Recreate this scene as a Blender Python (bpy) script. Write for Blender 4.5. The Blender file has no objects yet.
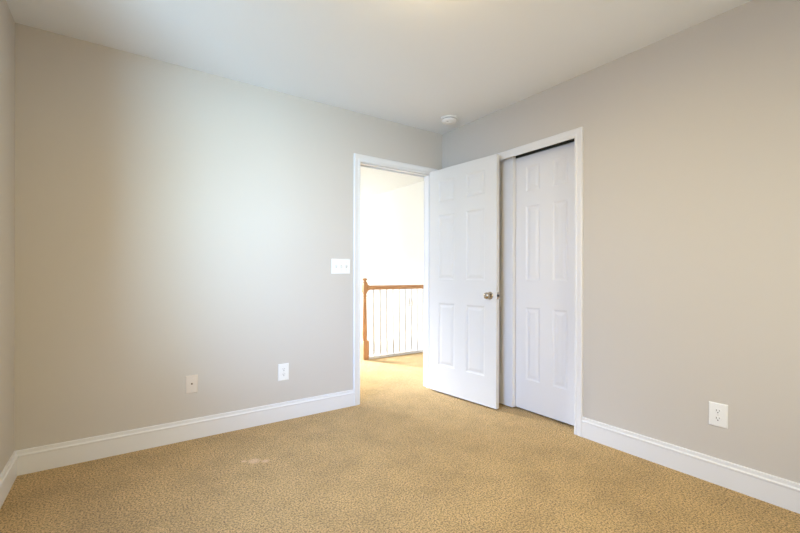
import bpy, bmesh, math, random
from mathutils import Vector, Matrix
random.seed(7)
C = bpy.context.scene.collection
S = bpy.context.scene

# ------------------------------------------------------------------ camera
cam = bpy.data.cameras.new('camera')
camo = bpy.data.objects.new('camera', cam); C.objects.link(camo)
cam.sensor_width = 36.0
cam.lens = 402.63 / 800 * 36.0
cam.shift_y = (274.6 - 266.5) / 800
cam.clip_start = 0.02
camo.location = (-2.5555, -2.9652, 1.086)
camo.rotation_euler = (math.pi / 2, math.radians(-0.1), -math.radians(34.807))
S.camera = camo

# ------------------------------------------------------------------ world
w = bpy.data.worlds.new('sky'); S.world = w; w.use_nodes = True
bg = w.node_tree.nodes['Background']
bg.inputs[0].default_value = (0.90, 0.85, 0.70, 1)
bg.inputs[1].default_value = 2.3

# ------------------------------------------------------------------ lights
def area(name, loc, direction, sx, sy, power, col, spread=180):
    l = bpy.data.lights.new(name, 'AREA'); l.shape = 'RECTANGLE'
    l.size = sx; l.size_y = sy; l.energy = power; l.color = col
    l.spread = math.radians(spread)
    o = bpy.data.objects.new(name, l); C.objects.link(o)
    o.location = loc
    o.rotation_euler = Vector(direction).to_track_quat('-Z', 'Y').to_euler()
    return o
# daylight through the west window, with two added beams outside it
area('window_daylight', (-3.24, -1.75, 1.45), (1, 0.1, -0.85), 1.15, 1.28, 34, (0.30, 0.54, 1.0), 135)
area('wall_patch_beam', (-4.45, -3.32, 1.05), (2.75, 3.35, 0.55), 1.5, 1.7, 78, (0.48, 0.77, 1.0), 90)  # added beam, placed to throw the bluish patch on the north wall
area('wall_patch_lower_beam', (-5.1, -3.05, 2.35), (3.6, 2.75, -1.55), 1.6, 1.6, 63, (0.29, 0.50, 1.0), 90)  # second added beam, extends that patch down and to the right
# warm fill added at the unseen south window, tint fitted to the room tones
area('south_window_fill', (-1.2, -3.80, 1.45), (0, 1, -0.60), 1.1, 1.2, 20, (1.0, 0.91, 0.62), 140)
# low sun through the foyer window, falling across the landing
area('foyer_window_sun', (-2.35, 5.6, 2.85), (0.40, -0.80, -0.45), 1.6, 1.6, 175, (0.86, 0.93, 1.0), 30)
# sky light in the two storey foyer
area('foyer_window_daylight', (-0.35, 4.45, 1.2), (0.1, -1, 0.0), 1.3, 2.4, 54, (0.90, 0.97, 1.0))
# fill added to brighten landing and balusters; the west end has no window
area('landing_west_fill', (-2.55, 0.66, 1.25), (1, 0.25, 0.35), 0.9, 1.7, 27, (0.95, 0.98, 1.0))

S.view_settings.view_transform = 'Standard'
S.view_settings.look = 'None'
S.view_settings.gamma = 1
S.view_settings.use_curve_mapping = False
S.view_settings.exposure = 0.0

# ------------------------------------------------------------------ materials
def mat(name, col, rough=0.5, metal=0.0, spec=0.5):
    m = bpy.data.materials.new(name); m.use_nodes = True
    b = m.node_tree.nodes['Principled BSDF']
    b.inputs['Base Color'].default_value = (*col, 1)
    b.inputs['Roughness'].default_value = rough
    b.inputs['Metallic'].default_value = metal
    b.inputs['Specular IOR Level'].default_value = spec
    return m
def node(m, t, **k):
    n = m.node_tree.nodes.new(t)
    for a, v in k.items(): setattr(n, a, v)
    return n
def link(m, a, b): m.node_tree.links.new(a, b)
def bumped(m, scale, strength, dist=0.002, detail=3):
    b = m.node_tree.nodes['Principled BSDF']
    tc = node(m, 'ShaderNodeTexCoord'); no = node(m, 'ShaderNodeTexNoise')
    no.inputs['Scale'].default_value = scale; no.inputs['Detail'].default_value = detail
    bp = node(m, 'ShaderNodeBump'); bp.inputs['Strength'].default_value = strength
    bp.inputs['Distance'].default_value = dist
    link(m, tc.outputs['Object'], no.inputs['Vector']); link(m, no.outputs['Fac'], bp.inputs['Height'])
    link(m, bp.outputs['Normal'], b.inputs['Normal'])
    return m
M = {}
M['wall'] = bumped(mat('greige_wall_paint', (0.555, 0.518, 0.474), 0.75, spec=0.25), 160, 0.10)
M['ceil'] = bumped(mat('flat_white_ceiling_paint', (0.765, 0.79, 0.825), 0.95, spec=0.1), 120, 0.15)
M['hallwall'] = bumped(mat('foyer_wall_paint', (0.82, 0.82, 0.80), 0.8, spec=0.2), 160, 0.05)
M['trim'] = mat('semigloss_white_trim', (0.725, 0.72, 0.725), 0.35, spec=0.45)
M['door'] = bumped(mat('white_door_paint', (0.665, 0.65, 0.63), 0.42, spec=0.4), 90, 0.04)
M['closet'] = bumped(mat('closet_door_paint', (0.75, 0.74, 0.745), 0.45, spec=0.4), 90, 0.04)
M['plate'] = mat('white_plastic_plate', (0.80, 0.80, 0.79), 0.35)
M['almond'] = mat('almond_plastic_plate', (0.66, 0.59, 0.52), 0.4)
M['slot'] = mat('dark_slot', (0.03, 0.028, 0.025), 0.6)
M['screw'] = mat('painted_screw', (0.62, 0.60, 0.56), 0.35, 0.3)
M['nickel'] = mat('satin_nickel', (0.46, 0.40, 0.32), 0.26, 1.0)
M['track'] = mat('dark_aluminium_track', (0.05, 0.055, 0.05), 0.5, 0.5)
M['alu'] = mat('grey_aluminium', (0.55, 0.56, 0.56), 0.4, 0.6)
M['smoke'] = mat('detector_plastic', (0.80, 0.80, 0.80), 0.4)
M['smokevent'] = mat('detector_vent_shadow', (0.22, 0.22, 0.23), 0.6)
M['glass'] = mat('window_glass', (1, 1, 1), 0.0)
M['glass'].node_tree.nodes['Principled BSDF'].inputs['Transmission Weight'].default_value = 1.0
M['glass'].node_tree.nodes['Principled BSDF'].inputs['IOR'].default_value = 1.02
M['dome'] = mat('frosted_lamp_glass', (0.9, 0.86, 0.8), 0.5)
_b = M['dome'].node_tree.nodes['Principled BSDF']
_b.inputs['Emission Color'].default_value = (1.0, 0.72, 0.45, 1); _b.inputs['Emission Strength'].default_value = 1.2
M['tile'] = mat('foyer_floor', (0.75, 0.72, 0.68), 0.5)

# oak
m = mat('honey_oak', (0.60, 0.33, 0.16), 0.38); b = m.node_tree.nodes['Principled BSDF']
tc = node(m, 'ShaderNodeTexCoord'); mp = node(m, 'ShaderNodeMapping'); mp.inputs['Scale'].default_value = (6, 60, 60)
no = node(m, 'ShaderNodeTexNoise'); no.inputs['Scale'].default_value = 1.6; no.inputs['Detail'].default_value = 6
cr = node(m, 'ShaderNodeValToRGB')
cr.color_ramp.elements[0].position = 0.3; cr.color_ramp.elements[0].color = (0.40, 0.18, 0.075, 1)
cr.color_ramp.elements[1].position = 0.7; cr.color_ramp.elements[1].color = (0.62, 0.35, 0.17, 1)
link(m, tc.outputs['Object'], mp.inputs[0]); link(m, mp.outputs[0], no.inputs['Vector'])
link(m, no.outputs['Fac'], cr.inputs[0]); link(m, cr.outputs[0], b.inputs['Base Color'])
M['oak'] = m
m.node_tree.nodes['Principled BSDF'].inputs['Specular IOR Level'].default_value = 0.35
m2 = m.copy(); m2.name = 'honey_oak_upright'
for n in m2.node_tree.nodes:
    if n.type == 'MAPPING': n.inputs['Scale'].default_value = (60, 60, 6)
M['oak_v'] = m2

# carpet: cut pile, mottled by tufts and by how the pile lies
m = mat('tan_plush_carpet', (0.45, 0.33, 0.19), 0.95, spec=0.05); b = m.node_tree.nodes['Principled BSDF']
b.inputs['Sheen Weight'].default_value = 0.25; b.inputs['Sheen Roughness'].default_value = 0.6
tc = node(m, 'ShaderNodeTexCoord')
tuft = node(m, 'ShaderNodeTexNoise'); tuft.inputs['Scale'].default_value = 120; tuft.inputs['Detail'].default_value = 4; tuft.inputs['Roughness'].default_value = 0.8
tuft.inputs['Distortion'].default_value = 0.0
blot = node(m, 'ShaderNodeTexNoise'); blot.inputs['Scale'].default_value = 4.0; blot.inputs['Detail'].default_value = 8; blot.inputs['Roughness'].default_value = 0.72
for n in (tuft, blot): link(m, tc.outputs['Object'], n.inputs['Vector'])
r1 = node(m, 'ShaderNodeValToRGB')
r1.color_ramp.elements[0].position = 0.41; r1.color_ramp.elements[0].color = (0.20, 0.101, 0.020, 1)
r1.color_ramp.elements[1].position = 0.57; r1.color_ramp.elements[1].color = (0.90, 0.62, 0.275, 1)
e = r1.color_ramp.elements.new(0.48); e.color = (0.645, 0.395, 0.130, 1)
link(m, tuft.outputs['Fac'], r1.inputs[0])
r2 = node(m, 'ShaderNodeValToRGB')
r2.color_ramp.elements[0].position = 0.36; r2.color_ramp.elements[0].color = (0.80, 0.78, 0.74, 1)
r2.color_ramp.elements[1].position = 0.58; r2.color_ramp.elements[1].color = (1.0, 1.0, 1.0, 1)
link(m, blot.outputs['Fac'], r2.inputs[0])
mx = node(m, 'ShaderNodeMix', data_type='RGBA', blend_type='MULTIPLY'); mx.inputs[0].default_value = 1.0
link(m, r1.outputs[0], mx.inputs[6]); link(m, r2.outputs[0], mx.inputs[7])
# two small bleached spots in the pile
prev = mx.outputs[2]
for (sx, sy, rad) in ((-1.914, -0.558, 0.045), (-1.86, -0.595, 0.028), (-1.965, -0.53, 0.02)):
    vm = node(m, 'ShaderNodeVectorMath', operation='DISTANCE'); vm.inputs[1].default_value = (sx, sy, 0)
    link(m, tc.outputs['Object'], vm.inputs[0])
    mr = node(m, 'ShaderNodeMapRange'); mr.inputs['From Min'].default_value = rad * 0.3; mr.inputs['From Max'].default_value = rad
    mr.inputs['To Min'].default_value = 0.55; mr.inputs['To Max'].default_value = 0.0
    link(m, vm.outputs['Value'], mr.inputs['Value'])
    mm = node(m, 'ShaderNodeMix', data_type='RGBA'); mm.inputs[7].default_value = (1.0, 0.74, 0.48, 1)
    link(m, mr.outputs[0], mm.inputs[0]); link(m, prev, mm.inputs[6]); prev = mm.outputs[2]
link(m, prev, b.inputs['Base Color'])
bp = node(m, 'ShaderNodeBump'); bp.inputs['Strength'].default_value = 0.9; bp.inputs['Distance'].default_value = 0.02
link(m, tuft.outputs['Fac'], bp.inputs['Height']); link(m, bp.outputs['Normal'], b.inputs['Normal'])
M['carpet'] = m

# ------------------------------------------------------------------ mesh helpers
def bx(bm, x0, x1, y0, y1, z0, z1):
    v = [bm.verts.new((x, y, z)) for z in (z0, z1) for (x, y) in ((x0, y0), (x1, y0), (x1, y1), (x0, y1))]
    for f in ((3, 2, 1, 0), (4, 5, 6, 7), (0, 1, 5, 4), (1, 2, 6, 5), (2, 3, 7, 6), (3, 0, 4, 7)):
        bm.faces.new([v[i] for i in f])
def obj(name, bm, m, parent=None, loc=None, rot=None, smooth=False, bevel=0.0, seg=2):
    bmesh.ops.recalc_face_normals(bm, faces=bm.faces)
    me = bpy.data.meshes.new(name); bm.to_mesh(me); bm.free()
    for mm in (m if isinstance(m, list) else [m]): me.materials.append(mm)
    o = bpy.data.objects.new(name, me); C.objects.link(o)
    if parent: o.parent = parent
    if loc: o.location = loc
    if rot: o.rotation_euler = rot
    if smooth:
        for p in me.polygons: p.use_smooth = True
        try: me.set_sharp_from_angle(angle=math.radians(35))
        except Exception: pass
    if bevel:
        md = o.modifiers.new('bevel', 'BEVEL'); md.width = bevel; md.segments = seg; md.limit_method = 'ANGLE'; md.angle_limit = math.radians(40)
    return o
def boxes(*bs):
    bm = bmesh.new()
    for b_ in bs: bx(bm, *b_)
    return bm
def tag(o, label, cat, group=None, kind=None):
    o['label'] = label; o['category'] = cat
    if group: o['group'] = group
    if kind: o['kind'] = kind
    return o
def struct(o, label, cat): return tag(o, label, cat, None, 'structure')
def empty(name, loc=(0, 0, 0), rz=0.0, rx=0.0):
    o = bpy.data.objects.new(name, None); C.objects.link(o); o.location = loc; o.rotation_euler = (rx, 0, rz)
    o.empty_display_size = 0.1
    return o
def lathe(bm, prof, n=32, T=None):
    rings = []
    for (r, z) in prof:
        if r < 1e-6: rings.append([bm.verts.new((0, 0, z))])
        else: rings.append([bm.verts.new((r * math.cos(2 * math.pi * i / n), r * math.sin(2 * math.pi * i / n), z)) for i in range(n)])
    for a, c in zip(rings, rings[1:]):
        for i in range(n):
            j = (i + 1) % n
            if len(a) == 1 and len(c) == 1: continue
            if len(a) == 1: bm.faces.new((a[0], c[i], c[j]))
            elif len(c) == 1: bm.faces.new((a[i], a[j], c[0]))
            else: bm.faces.new((a[i], a[j], c[j], c[i]))
    if T is not None:
        vs = [v for r in rings for v in r]
        bmesh.ops.transform(bm, matrix=T, verts=vs)
def sweep(bm, prof, path):
    """prof: list of (out, up) closed outline; path: list of (origin, out_vec, up_vec) stations."""
    rings = []
    for (p, o_, u_) in path:
        rings.append([bm.verts.new(Vector(p) + Vector(o_) * a + Vector(u_) * b_) for a, b_ in prof])
    n = len(prof)
    for r0, r1 in zip(rings, rings[1:]):
        for i in range(n):
            j = (i + 1) % n
            bm.faces.new((r0[i], r0[j], r1[j], r1[i]))
    bm.faces.new(rings[0]); bm.faces.new(rings[-1][::-1])

H = 2.44
WX = -3.022      # west wall
SY = -3.60       # south wall
T = 0.12
HX = 1.03        # landing east wall
EDGE = 1.575     # landing edge

# ------------------------------------------------------------------ structure
struct(obj('floor', boxes((WX - T, 0.85, SY - T, T * 0.5, -0.2, 0), (-2.6, HX, T * 0.5, EDGE, -0.2, 0)), M['carpet']),
       'tan plush cut pile carpet covering the bedroom and the landing', 'floor')
struct(obj('ceiling', boxes((WX - T, 0.85, SY - T, T * 0.5, H, H + 0.2)), M['ceil']),
       'flat white painted bedroom ceiling', 'ceiling')
struct(obj('ceiling_landing', boxes((-2.72, HX + T, T * 0.5, 5.0, H, H + 0.2)), M['hallwall']),
       'white ceiling over the landing seen through the doorway', 'ceiling')
# north wall with the doorway
DX0, DX1, DH = -0.905, -0.125, 2.045
struct(obj('wall_north', boxes((WX - T, DX0 - 0.02, 0, T, 0, H), (DX1 + 0.02, HX, 0, T, 0, H), (DX0 - 0.02, DX1 + 0.02, 0, T, DH + 0.02, H)), M['wall']),
       'greige wall on the left holding the open doorway', 'wall')
# east wall with the closet opening
CY0, CY1, CH = -1.392, -0.19, 2.075
struct(obj('wall_east', boxes((0, T, SY - T, CY0 - 0.012, 0, H), (0, T, CY1 + 0.012, 0, 0, H), (0, T, CY0 - 0.012, CY1 + 0.012, CH, H)), M['wall']),
       'greige wall on the right holding the closet', 'wall')
struct(obj('wall_closet', boxes((0.75, 0.85, SY - T, T * 0.5, 0, H), (T, 0.75, CY0 - 0.35, CY0 - 0.25, 0, H)), M['wall']),
       'back and side walls inside the closet', 'wall')
# west wall with window
WY0, WY1, WZ0, WZ1 = -2.35, -1.15, 0.80, 2.10
struct(obj('wall_west', boxes((WX - T, WX, SY - T, WY0, 0, H), (WX - T, WX, WY1, 0, 0, H), (WX - T, WX, WY0, WY1, 0, WZ0), (WX - T, WX, WY0, WY1, WZ1, H)), M['wall']),
       'sliver of greige wall at the far left edge', 'wall')
SX0, SX1 = -1.8, -0.6
struct(obj('wall_south', boxes((WX, SX0, SY - T, SY, 0, H), (SX1, 0, SY - T, SY, 0, H), (SX0, SX1, SY - T, SY, 0, WZ0), (SX0, SX1, SY - T, SY, WZ1, H)), M['wall']),
       'greige bedroom wall behind the camera', 'wall')
# landing and stairwell shell
struct(obj('wall_foyer_east', boxes((HX, HX + T, 0, 5.0, -2.8, H)), M['hallwall']), 'bright white wall beside the stairwell', 'wall')
struct(obj('wall_foyer_north', boxes((-2.72, -2.9 + 0.3, 4.6, 4.72, -2.8, H), (0.35, HX, 4.6, 4.72, -2.8, H), (-2.6, 0.35, 4.6, 4.72, -2.8, -0.2)), M['hallwall']), 'white foyer wall around the tall window', 'wall')
struct(obj('wall_foyer_west', boxes((-2.72, -2.6, T, 5.0, -2.8, H)), M['hallwall']), 'white wall at the far end of the landing', 'wall')
struct(obj('floor_foyer', boxes((-2.6, HX, EDGE, 4.6, -2.8, -2.7)), M['tile']), 'foyer floor below the stairwell', 'floor')
struct(obj('wall_stairwell_south', boxes((-2.6, HX, EDGE - 0.06, EDGE, -2.7, -0.2)), M['hallwall']), 'white wall under the landing edge', 'wall')

# ------------------------------------------------------------------ baseboards: profile (out, up)
BP = [(0, 0), (0.014, 0), (0.014, 0.098), (0.0165, 0.101), (0.0165, 0.108), (0.011, 0.113), (0.0095, 0.120), (0.0105, 0.124), (0.0085, 0.131), (0.0, 0.133)]
def baseboard(name, pts, outs, label):
    bm = bmesh.new()
    sweep(bm, BP, [((p[0], p[1], 0), (o_[0], o_[1], 0), (0, 0, 1)) for p, o_ in zip(pts, outs)])
    return struct(obj(name, bm, M['trim'], smooth=True), label, 'baseboard')
CAS = 0.060
baseboard('baseboard_north', [(WX, 0), (DX0 - CAS + 0.003, 0)], [(1, -1), (0, -1)], 'tall white baseboard along the left wall')
baseboard('baseboard_west', [(WX, SY), (WX, 0)], [(1, 1), (1, -1)], 'white baseboard on the far left wall')
baseboard('baseboard_east', [(0, CY0 - CAS + 0.006), (0, SY)], [(-1, 0), (-1, 1)], 'tall white baseboard along the right wall')
baseboard('baseboard_south', [(0, SY), (WX, SY)], [(-1, 1), (1, 1)], 'white baseboard behind the camera')

# ------------------------------------------------------------------ casings (mitred)  profile: (across from inner edge outward, proud)
CP = [(0, 0), (0, 0.009), (0.004, 0.0115), (0.016, 0.0125), (0.020, 0.0105), (0.044, 0.015), (0.050, 0.0175), (0.056, 0.017), (CAS, 0.013), (CAS, 0)]
def casing(name, plane, a0, a1, h, sign, label, mtl):
    """U-shaped casing; plane 'y' wall at y=0 facing -y, 'x' wall at x=0 facing -x"""
    bm = bmesh.new()
    def P(a, z, out, proud):   # a along wall
        return None
    st = [(a0, 0, (-1, 0)), (a0, h, (-1, 1)), (a1, h, (1, 1)), (a1, 0, (1, 0))]
    rings = []
    for (a, z, (da, dz)) in st:
        ring = []
        for (c, pr) in CP:
            aa, zz = a + da * c, z + dz * c
            ring.append(bm.verts.new((aa, -pr * sign, zz) if plane == 'y' else (-pr * sign, aa, zz)))
        rings.append(ring)
    n = len(CP)
    for r0, r1 in zip(rings, rings[1:]):
        for i in range(n):
            j = (i + 1) % n; bm.faces.new((r0[i], r0[j], r1[j], r1[i]))
    bm.faces.new(rings[0]); bm.faces.new(rings[-1][::-1])
    return obj(name, bm, mtl, smooth=True)
o = casing('trim_1', 'y', DX0, DX1, 2.032, 1, '', M['trim'])
struct(o, 'white moulded casing around the open doorway', 'door casing')
# jamb lining of the doorway (with stop)
struct(obj('trim_2', boxes((DX0 - 0.02, DX0 - 0.003, 0, T, 0, DH + 0.02), (DX1 + 0.003, DX1 + 0.02, 0, T, 0, DH + 0.02), (DX0 - 0.003, DX1 + 0.003, 0, T, DH, DH + 0.02),
                            (DX0 - 0.003, DX0 + 0.010, 0.04, 0.075, 0, DH), (DX1 - 0.010, DX1 + 0.003, 0.04, 0.075, 0, DH), (DX0, DX1, 0.04, 0.075, DH - 0.012, DH)), M['trim'], bevel=0.0015),
       'white jamb lining the open doorway', 'door jamb')
o = casing('trim_3', 'y', DX0, DX1, 2.032, -1, '', M['trim']); o.location.y = T
struct(o, 'white casing on the landing side of the doorway', 'door casing')
o = casing('trim_4', 'x', CY0 + 0.005, CY1 - 0.005, 2.022, 1, '', M['trim'])
struct(o, 'white moulded casing around the sliding closet doors', 'door casing')
struct(obj('trim_5', boxes((0.0, T, CY0 - 0.012, CY0 - 0.002, 0, CH), (0.0, T, CY1 + 0.002, CY1 + 0.012, 0, CH), (0.0, T, CY0 - 0.002, CY1 + 0.002, CH - 0.008, CH)), M['trim']),
       'white jamb lining the closet opening', 'door jamb')

# ------------------------------------------------------------------ six panel doors
ROWS = [(0.255, 0.828), (1.040, 1.630), (1.745, 1.945)]
def panel_door_bm(width, thick, z0, z1, cols, dz=0.0):
    """slab in local coords: x 0..width, y 0..thick (both faces panelled), z z0..z1"""
    bm = bmesh.new()
    xs = sorted({0, width} | {c for p in cols for c in p}); zs = sorted({z0, z1} | {r + dz for p in ROWS for r in p})
    rows = [(a + dz, c + dz) for a, c in ROWS]
    for side in (0, 1):
        y = 0.0 if side == 0 else thick; s = 1 if side == 0 else -1
        for i in range(len(xs) - 1):
            for k in range(len(zs) - 1):
                xa, xb, za, zb = xs[i], xs[i + 1], zs[k], zs[k + 1]
                if any(abs(xa - c[0]) < 1e-6 for c in cols) and any(abs(za - r[0]) < 1e-6 for r in rows):
                    prev = None
                    for ins, dep in ((0, 0), (0.004, 0.0022), (0.010, 0.0045), (0.015, 0.0052), (0.021, 0.0050), (0.040, 0.0014), (0.043, 0.0010)):
                        ring = [bm.verts.new((xx, y + s * dep, zz)) for xx, zz in ((xa + ins, za + ins), (xb - ins, za + ins), (xb - ins, zb - ins), (xa + ins, zb - ins))]
                        if prev:
                            for q in range(4):
                                t = (q + 1) % 4; bm.faces.new((prev[q], prev[t], ring[t], ring[q]))
                        prev = ring
                    bm.faces.new(prev)
                else:
                    bm.faces.new([bm.verts.new((xx, y, zz)) for xx, zz in ((xa, za), (xb, za), (xb, zb), (xa, zb))])
    for i in range(len(xs) - 1):
        for z in (z0, z1):
            bm.faces.new([bm.verts.new(p) for p in ((xs[i], 0, z), (xs[i + 1], 0, z), (xs[i + 1], thick, z), (xs[i], thick, z))])
    for k in range(len(zs) - 1):
        for x in (0, width):
            bm.faces.new([bm.verts.new(p) for p in ((x, 0, zs[k]), (x, 0, zs[k + 1]), (x, thick, zs[k + 1]), (x, thick, zs[k]))])
    bmesh.ops.remove_doubles(bm, verts=bm.verts, dist=1e-5)
    return bm
# open bedroom door: local x runs from hinge to free edge, local +y is the side towards the east wall
DW, DT = 0.762, 0.035
door = empty('door_1', (-0.1655, -0.012, 0), math.atan2(-0.995, 0.094))
struct(door, 'open white six panel door swung back against the closet', 'door')
obj('panel_slab', panel_door_bm(DW, DT, 0.014, 2.050, [(0.118, 0.314), (0.448, 0.645)]), M['door'], door, bevel=0.0012)
KX, KZ = 0.700, 0.918
for s, y in ((-1, 0.0), (1, DT)):
    # rosette, neck and ball knob, axis along local y
    R = Matrix.Translation((KX, y, KZ)) @ Matrix.Rotation(math.radians(90 * (-s)), 4, 'X')
    bm = bmesh.new(); lathe(bm, [(0, 0), (0.031, 0), (0.031, 0.003), (0.028, 0.007), (0.017, 0.010), (0.0, 0.0105)], 40, R)
    ro = obj('rosette', bm, M['nickel'], door, smooth=True)
    bm = bmesh.new()
    sc = 1.0 if s < 0 else 0.8
    lathe(bm, [(0, 0.008), (0.012, 0.008), (0.0105, 0.018), (0.013, 0.026 * sc), (0.021, 0.031 * sc), (0.0265, 0.038 * sc), (0.0275, 0.045 * sc), (0.026, 0.052 * sc), (0.021, 0.058 * sc), (0.012, 0.0615 * sc), (0, 0.0625 * sc)], 40, R)
    kn = obj('door_knob', bm, M['nickel'], door, smooth=True)
    if s < 0: kn['label'] = 'satin nickel round knob'
o = obj('latch_plate', boxes((DW, DW + 0.0015, 0.005, 0.030, KZ - 0.028, KZ + 0.028)), M['nickel'], door, bevel=0.0006)
bm = bmesh.new(); bx(bm, DW + 0.0015, DW + 0.010, 0.011, 0.024, KZ - 0.009, KZ + 0.009)
obj('latch_bolt', bm, M['slot'], o, bevel=0.002)
for hz in (0.25, 1.02, 1.83):
    bm = bmesh.new(); lathe(bm, [(0, 0), (0.0065, 0), (0.0065, 0.088), (0.004, 0.092), (0, 0.092)], 16, Matrix.Translation((-0.009, DT + 0.0055, hz - 0.045)))
    bx(bm, -0.009, 0.0, DT + 0.003, DT + 0.0055, hz - 0.044, hz + 0.044)
    obj('hinge', bm, M['nickel'], door, smooth=True)

# closet bypass doors: local x runs southwards
def closet_door(name, x, y_start, top, cols, label):
    r = empty(name, (x, y_start, 0), -math.pi / 2)
    struct(r, label, 'closet door')
    obj('panel_slab', panel_door_bm(0.600, 0.035, 0.014, top, cols), M['closet'], r, bevel=0.0012)
    return r
COLS = [(0.119, 0.250), (0.361, 0.481)]
closet_door('door_2', 0.0500, -0.213, 2.056, COLS, 'front sliding closet door mostly hidden behind the open door')
r = closet_door('door_3', 0.0930, -0.789, 2.030, COLS, 'rear sliding six panel closet door shown nearly whole')
obj('top_rail', boxes((0.0, 0.600, 0.004, 0.031, 2.030, 2.036)), M['alu'], r)
tr = tag(empty('closet_track', (0, 0, 0)), 'dark sliding door track under the closet header', 'door track')
obj('rail_channel', boxes((0.040, 0.134, CY0 - 0.002, CY1 + 0.002, 2.061, 2.067), (0.0895, 0.0910, CY0 - 0.002, CY1 + 0.002, 2.040, 2.061),
                   (0.132, 0.134, CY0 - 0.002, CY1 + 0.002, 2.030, 2.061)), M['track'], tr)

# ------------------------------------------------------------------ wall plates. local: x right, z up, -y out of wall
def place(o, wall, along, z):
    o.location = (along, 0, z) if wall == 'n' else (0, along, z)
    o.rotation_euler = (0, 0, 0) if wall == 'n' else (0, 0, -math.pi / 2)
def plate_bm(w_, h_, holes=()):
    bm = bmesh.new()
    a, c = w_ / 2, h_ / 2
    rings = []
    for (ins, d) in ((0, 0), (0, 0.0030), (0.0015, 0.0048), (0.004, 0.0060), (0.007, 0.0065)):
        rings.append([bm.verts.new((sx * (a - ins), -d, sz * (c - ins))) for sx, sz in ((-1, -1), (1, -1), (1, 1), (-1, 1))])
    for r0, r1 in zip(rings, rings[1:]):
        for i in range(4):
            j = (i + 1) % 4; bm.faces.new((r0[i], r0[j], r1[j], r1[i]))
    bm.faces.new(rings[0][::-1]); bm.faces.new(rings[-1])
    return bm
def disc_y(r_, d0, d1, cx, cz, n=20, sq=None):
    """short cylinder along -y; sq clips top and bottom (duplex face)"""
    bm = bmesh.new(); A = []; B = []
    for i in range(n):
        x = r_ * math.cos(2 * math.pi * i / n); z = r_ * math.sin(2 * math.pi * i / n)
        if sq: z = max(-sq, min(sq, z))
        A.append(bm.verts.new((cx + x, -d0, cz + z))); B.append(bm.verts.new((cx + x * 0.96, -d1, cz + z * 0.96)))
    for i in range(n):
        j = (i + 1) % n; bm.faces.new((A[i], A[j], B[j], B[i]))
    bm.faces.new(B); bm.faces.new(A[::-1])
    return bm
def outlet(wall, along, z, label, w_=0.079, h_=0.124):
    r = empty('wall_outlet'); place(r, wall, along, z); tag(r, label, 'electrical outlet', 'duplex wall outlets')
    obj('cover_plate', plate_bm(w_, h_), M['plate'], r)
    for s in (1, -1):
        f = obj('receptacle', disc_y(0.0172, 0.006, 0.0080, 0, s * 0.0195, 28, 0.0143), M['plate'], r)
        bm = bmesh.new()
        bx(bm, -0.0075, -0.0050, -0.0084, -0.0075, s * 0.0195 - 0.0005, s * 0.0195 + 0.0085)
        bx(bm, 0.0050, 0.0072, -0.0084, -0.0075, s * 0.0195 + 0.0005, s * 0.0195 + 0.0080)
        obj('slot', bm, M['slot'], f)
        obj('slot', disc_y(0.0030, 0.0075, 0.0084, 0, s * 0.0195 - 0.0070, 12), M['slot'], f)
    obj('screw', disc_y(0.0030, 0.006, 0.0075, 0, 0, 12), M['screw'], r)
    return r
outlet('n', -1.552, 0.358, 'white duplex outlet on the left wall nearest the doorway')
outlet('e', -2.192, 0.360, 'white duplex outlet low on the right wall past the closet', 0.082, 0.122)
# phone / cable jack
r = empty('cable_jack'); place(r, 'n', -2.167, 0.361); tag(r, 'beige wall jack plate with one central socket, left of the outlet', 'wall jack')
obj('cover_plate', plate_bm(0.072, 0.118), M['almond'], r)
j = obj('socket', disc_y(0.0062, 0.006, 0.012, 0, 0.004, 6), M['nickel'], r)
obj('socket_hole', disc_y(0.0042, 0.0118, 0.0126, 0, 0.004, 12), M['slot'], j)
for z in (0.042, -0.042): obj('screw', disc_y(0.0030, 0.006, 0.0072, 0, z, 12), M['screw'], r)
# three gang switch
r = empty('light_switch'); place(r, 'n', -1.080, 1.152); tag(r, 'white three gang toggle switch plate left of the doorway', 'light switch')
obj('cover_plate', plate_bm(0.168, 0.122), M['plate'], r)
for k in (-1, 0, 1):
    cx = k * 0.046
    fr = obj('toggle_surround', boxes((cx - 0.006, cx + 0.006, -0.0075, -0.0062, -0.013, 0.013)), M['screw'], r)
    bm = boxes((cx - 0.0042, cx + 0.0042, -0.019, -0.0072, -0.005, 0.005))
    up = 1 if k != 0 else -1
    for v in bm.verts:
        if v.co.y < -0.015: v.co.z = v.co.z * 0.8 + up * 0.008
    obj('toggle', bm, M['plate'], r, bevel=0.001)
    for z in (0.030, -0.030): obj('screw', disc_y(0.0028, 0.006, 0.0073, cx, z, 12), M['screw'], r)

# ------------------------------------------------------------------ smoke detector
r = empty('smoke_detector', (-0.218, -0.345, H)); tag(r, 'round white smoke detector on the ceiling near the corner', 'smoke detector')
bm = bmesh.new(); lathe(bm, [(0, 0), (0.072, 0), (0.073, -0.006), (0.070, -0.011), (0, -0.011)], 48); obj('mounting_base', bm, M['smoke'], r, smooth=True)
bm = bmesh.new(); lathe(bm, [(0, -0.010), (0.058, -0.010), (0.058, -0.019), (0, -0.019)], 48); obj('vent_ring', bm, M['smokevent'], r, smooth=True)
bm = bmesh.new(); lathe(bm, [(0, -0.017), (0.064, -0.017), (0.0665, -0.020), (0.066, -0.026), (0.060, -0.034), (0.050, -0.039), (0.026, -0.041), (0.024, -0.044), (0, -0.045)], 48)
cvr = obj('cover', bm, M['smoke'], r, smooth=True)
bm = bmesh.new(); lathe(bm, [(0, 0), (0.009, 0), (0.008, -0.004), (0, -0.0045)], 20, Matrix.Translation((-0.036, -0.018, -0.0385))); obj('test_button', bm, M['alu'], cvr, smooth=True)

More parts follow.
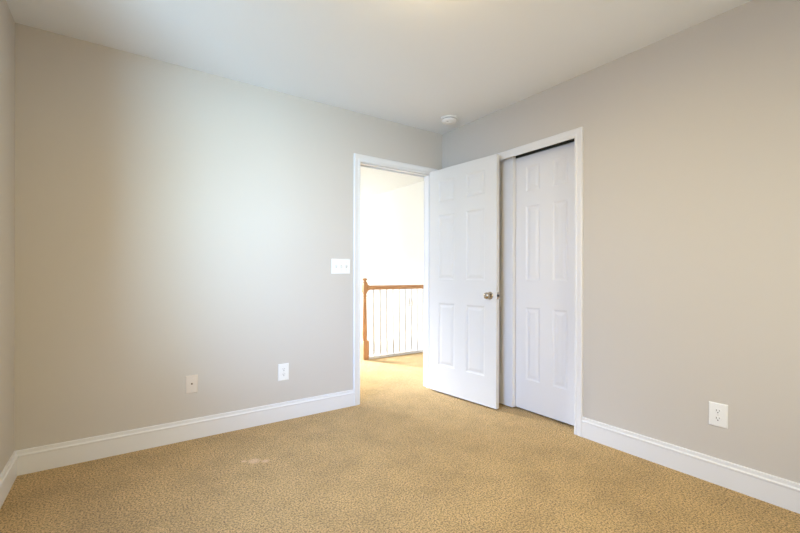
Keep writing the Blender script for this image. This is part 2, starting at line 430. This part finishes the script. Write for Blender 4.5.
# ------------------------------------------------------------------ ceiling light (just above the frame)
r = empty('ceiling_light', (-1.50, -1.66, H)); tag(r, 'flush dome ceiling light glowing warm at the top edge', 'ceiling light')
bm = bmesh.new(); lathe(bm, [(0, 0), (0.165, 0), (0.168, -0.012), (0.155, -0.022), (0, -0.022)], 48); obj('canopy', bm, M['nickel'], r, smooth=True)
bm = bmesh.new(); lathe(bm, [(0.15, -0.022), (0.150, -0.04), (0.135, -0.075), (0.10, -0.10), (0.05, -0.115), (0, -0.118)], 48); obj('glass_dome', bm, M['dome'], r, smooth=True)
bm = bmesh.new(); lathe(bm, [(0, -0.116), (0.010, -0.118), (0.008, -0.128), (0, -0.132)], 20); obj('finial', bm, M['nickel'], r, smooth=True)
l = bpy.data.lights.new('ceiling_bulb', 'AREA'); l.shape = 'DISK'; l.size = 0.28; l.energy = 15.5; l.color = (1.0, 0.77, 0.27)
lo = bpy.data.objects.new('ceiling_bulb', l); C.objects.link(lo); lo.location = (-1.50, -1.66, H - 0.14)
l2 = bpy.data.lights.new('ceiling_bulb_glow', 'POINT'); l2.energy = 4.0; l2.color = (1.0, 0.76, 0.42); l2.shadow_soft_size = 0.10
lo2 = bpy.data.objects.new('ceiling_bulb_glow', l2); C.objects.link(lo2); lo2.location = (-1.50, -1.66, H - 0.26)

# ------------------------------------------------------------------ windows (behind and beside the camera)
def window(name, loc, rz, w_, h_, label):
    r = empty(name, loc, rz); struct(r, label, 'window')
    f = 0.05
    obj('window_frame', boxes((-w_ / 2, w_ / 2, -0.05, 0.0, 0, f), (-w_ / 2, w_ / 2, -0.05, 0, h_ - f, h_), (-w_ / 2, -w_ / 2 + f, -0.05, 0, f, h_ - f), (w_ / 2 - f, w_ / 2, -0.05, 0, f, h_ - f),
                         (-w_ / 2 + f, w_ / 2 - f, -0.045, -0.01, h_ / 2 - 0.02, h_ / 2 + 0.02)), M['trim'], r, bevel=0.002)
    obj('window_sill', boxes((-w_ / 2 - 0.05, w_ / 2 + 0.05, 0.06, 0.16, -0.025, 0.0)), M['trim'], r, bevel=0.004)
    c = 0.06
    obj('window_casing', boxes((-w_ / 2 - c, -w_ / 2, T, T + 0.015, 0, h_ + c), (w_ / 2, w_ / 2 + c, T, T + 0.015, 0, h_ + c), (-w_ / 2, w_ / 2, T, T + 0.015, h_, h_ + c)), M['trim'], r, bevel=0.002)
window('window_1', (WX - T, (WY0 + WY1) / 2, WZ0), -math.pi / 2, WY1 - WY0, WZ1 - WZ0, 'white framed window in the wall left of the camera')
window('window_2', ((SX0 + SX1) / 2, SY - T, WZ0), 0, SX1 - SX0, WZ1 - WZ0, 'white framed window behind the camera')

# ------------------------------------------------------------------ stair railing on the landing
RY = 1.530
rail = empty('stair_railing', (0.02, RY, 0)); tag(rail, 'oak newel and handrail with white balusters guarding the stairwell', 'railing')
def sq_ring(bm, w_, z, dx=0, dy=0):
    return [bm.verts.new((sx * w_ / 2 + dx, sy * w_ / 2 + dy, z)) for sx, sy in ((-1, -1), (1, -1), (1, 1), (-1, 1))]
bm = bmesh.new()
def sq_stack(bm, st):
    rs = [sq_ring(bm, w_, z) for w_, z in st]
    for a, c in zip(rs, rs[1:]):
        for i in range(4):
            j = (i + 1) % 4; bm.faces.new((a[i], a[j], c[j], c[i]))
    bm.faces.new(rs[0][::-1]); bm.faces.new(rs[-1])
sq_stack(bm, [(0.082, 0), (0.082, 0.232), (0.072, 0.240)])
lathe(bm, [(0, 0.236), (0.034, 0.236), (0.035, 0.246), (0.031, 0.252), (0.029, 0.262), (0.031, 0.285), (0.032, 0.33), (0.030, 0.42), (0.027, 0.55), (0.0235, 0.70), (0.021, 0.79), (0.0205, 0.800),
           (0.026, 0.806), (0.026, 0.814), (0.021, 0.820), (0.022, 0.840), (0.030, 0.848), (0.030, 0.856), (0, 0.858)], 28)
sq_stack(bm, [(0.050, 0.856), (0.056, 0.862), (0.056, 0.972), (0.050, 0.980)])
lathe(bm, [(0, 0.979), (0.033, 0.980), (0.034, 0.986), (0.022, 0.992), (0.018, 1.004), (0.022, 1.014), (0.032, 1.018), (0.034, 1.026), (0.029, 1.034), (0.012, 1.039), (0, 1.040)], 28)
nw = obj('newel_post', bm, M['oak_v'], rail, smooth=True); nw['label'] = 'turned oak newel post'
# handrail, flaring where it meets the newel
bm = bmesh.new()
HP = [(-0.024, 0.000), (0.024, 0.000), (0.027, 0.010), (0.024, 0.020), (0.028, 0.030), (0.027, 0.044), (0.016, 0.054), (-0.016, 0.054), (-0.027, 0.044), (-0.028, 0.030), (-0.024, 0.020), (-0.027, 0.010)]
zc = 0.027
def st(x, k): return ((x, 0, 0.893 + zc), k)
rings = []
for x, k in ((0.028, 1.55), (0.034, 1.52), (0.056, 1.10), (0.070, 1.0), (1.008, 1.0)):
    ky = 1.0
    rings.append([bm.verts.new((x, a * ky, 0.890 + zc + (c - zc) * k)) for a, c in HP])
for r0, r1 in zip(rings, rings[1:]):
    for i in range(len(HP)):
        j = (i + 1) % len(HP); bm.faces.new((r0[i], r0[j], r1[j], r1[i]))
bm.faces.new(rings[0]); bm.faces.new(rings[-1][::-1])
o = obj('handrail', bm, M['oak'], rail, smooth=True); o['label'] = 'honey oak handrail'
bmb = bmesh.new()
sq_stack(bmb, [(0.032, 0.035), (0.032, 0.20), (0.030, 0.205)])
lathe(bmb, [(0, 0.204), (0.0145, 0.204), (0.0155, 0.212), (0.012, 0.220), (0.0115, 0.235), (0.0145, 0.26), (0.0155, 0.32), (0.0135, 0.50), (0.0110, 0.70), (0.0095, 0.885), (0, 0.892)], 16)
b0 = obj('baluster', bmb, M['trim'], rail, smooth=True, loc=(0.128, 0, 0))
for k in range(1, 9):
    c = b0.copy(); C.objects.link(c); c.parent = rail; c.location = (0.128 + 0.1015 * k, 0, 0)
obj('base_shoe', boxes((0.0375, 1.008, -0.050, 0.055, -0.0, 0.035)), M['trim'], rail, bevel=0.004)
# fascia under landing edge
struct(obj('trim_6', boxes((-2.6, HX, EDGE, EDGE + 0.02, -0.25, 0.0)), M['trim']), 'white fascia board along the landing edge', 'trim')

# ------------------------------------------------------------------ door chime box on the stairwell wall
r = empty('wall_box', (HX, 1.95, 0.675)); tag(r, 'small white box mounted on the stairwell wall behind the balusters', 'wall box')
obj('housing', boxes((-0.055, 0, -0.055, 0.055, -0.058, 0.058)), M['plate'], r, bevel=0.012, seg=4)
obj('backplate', boxes((-0.006, 0, -0.062, 0.062, -0.065, 0.065)), M['plate'], r, bevel=0.002)
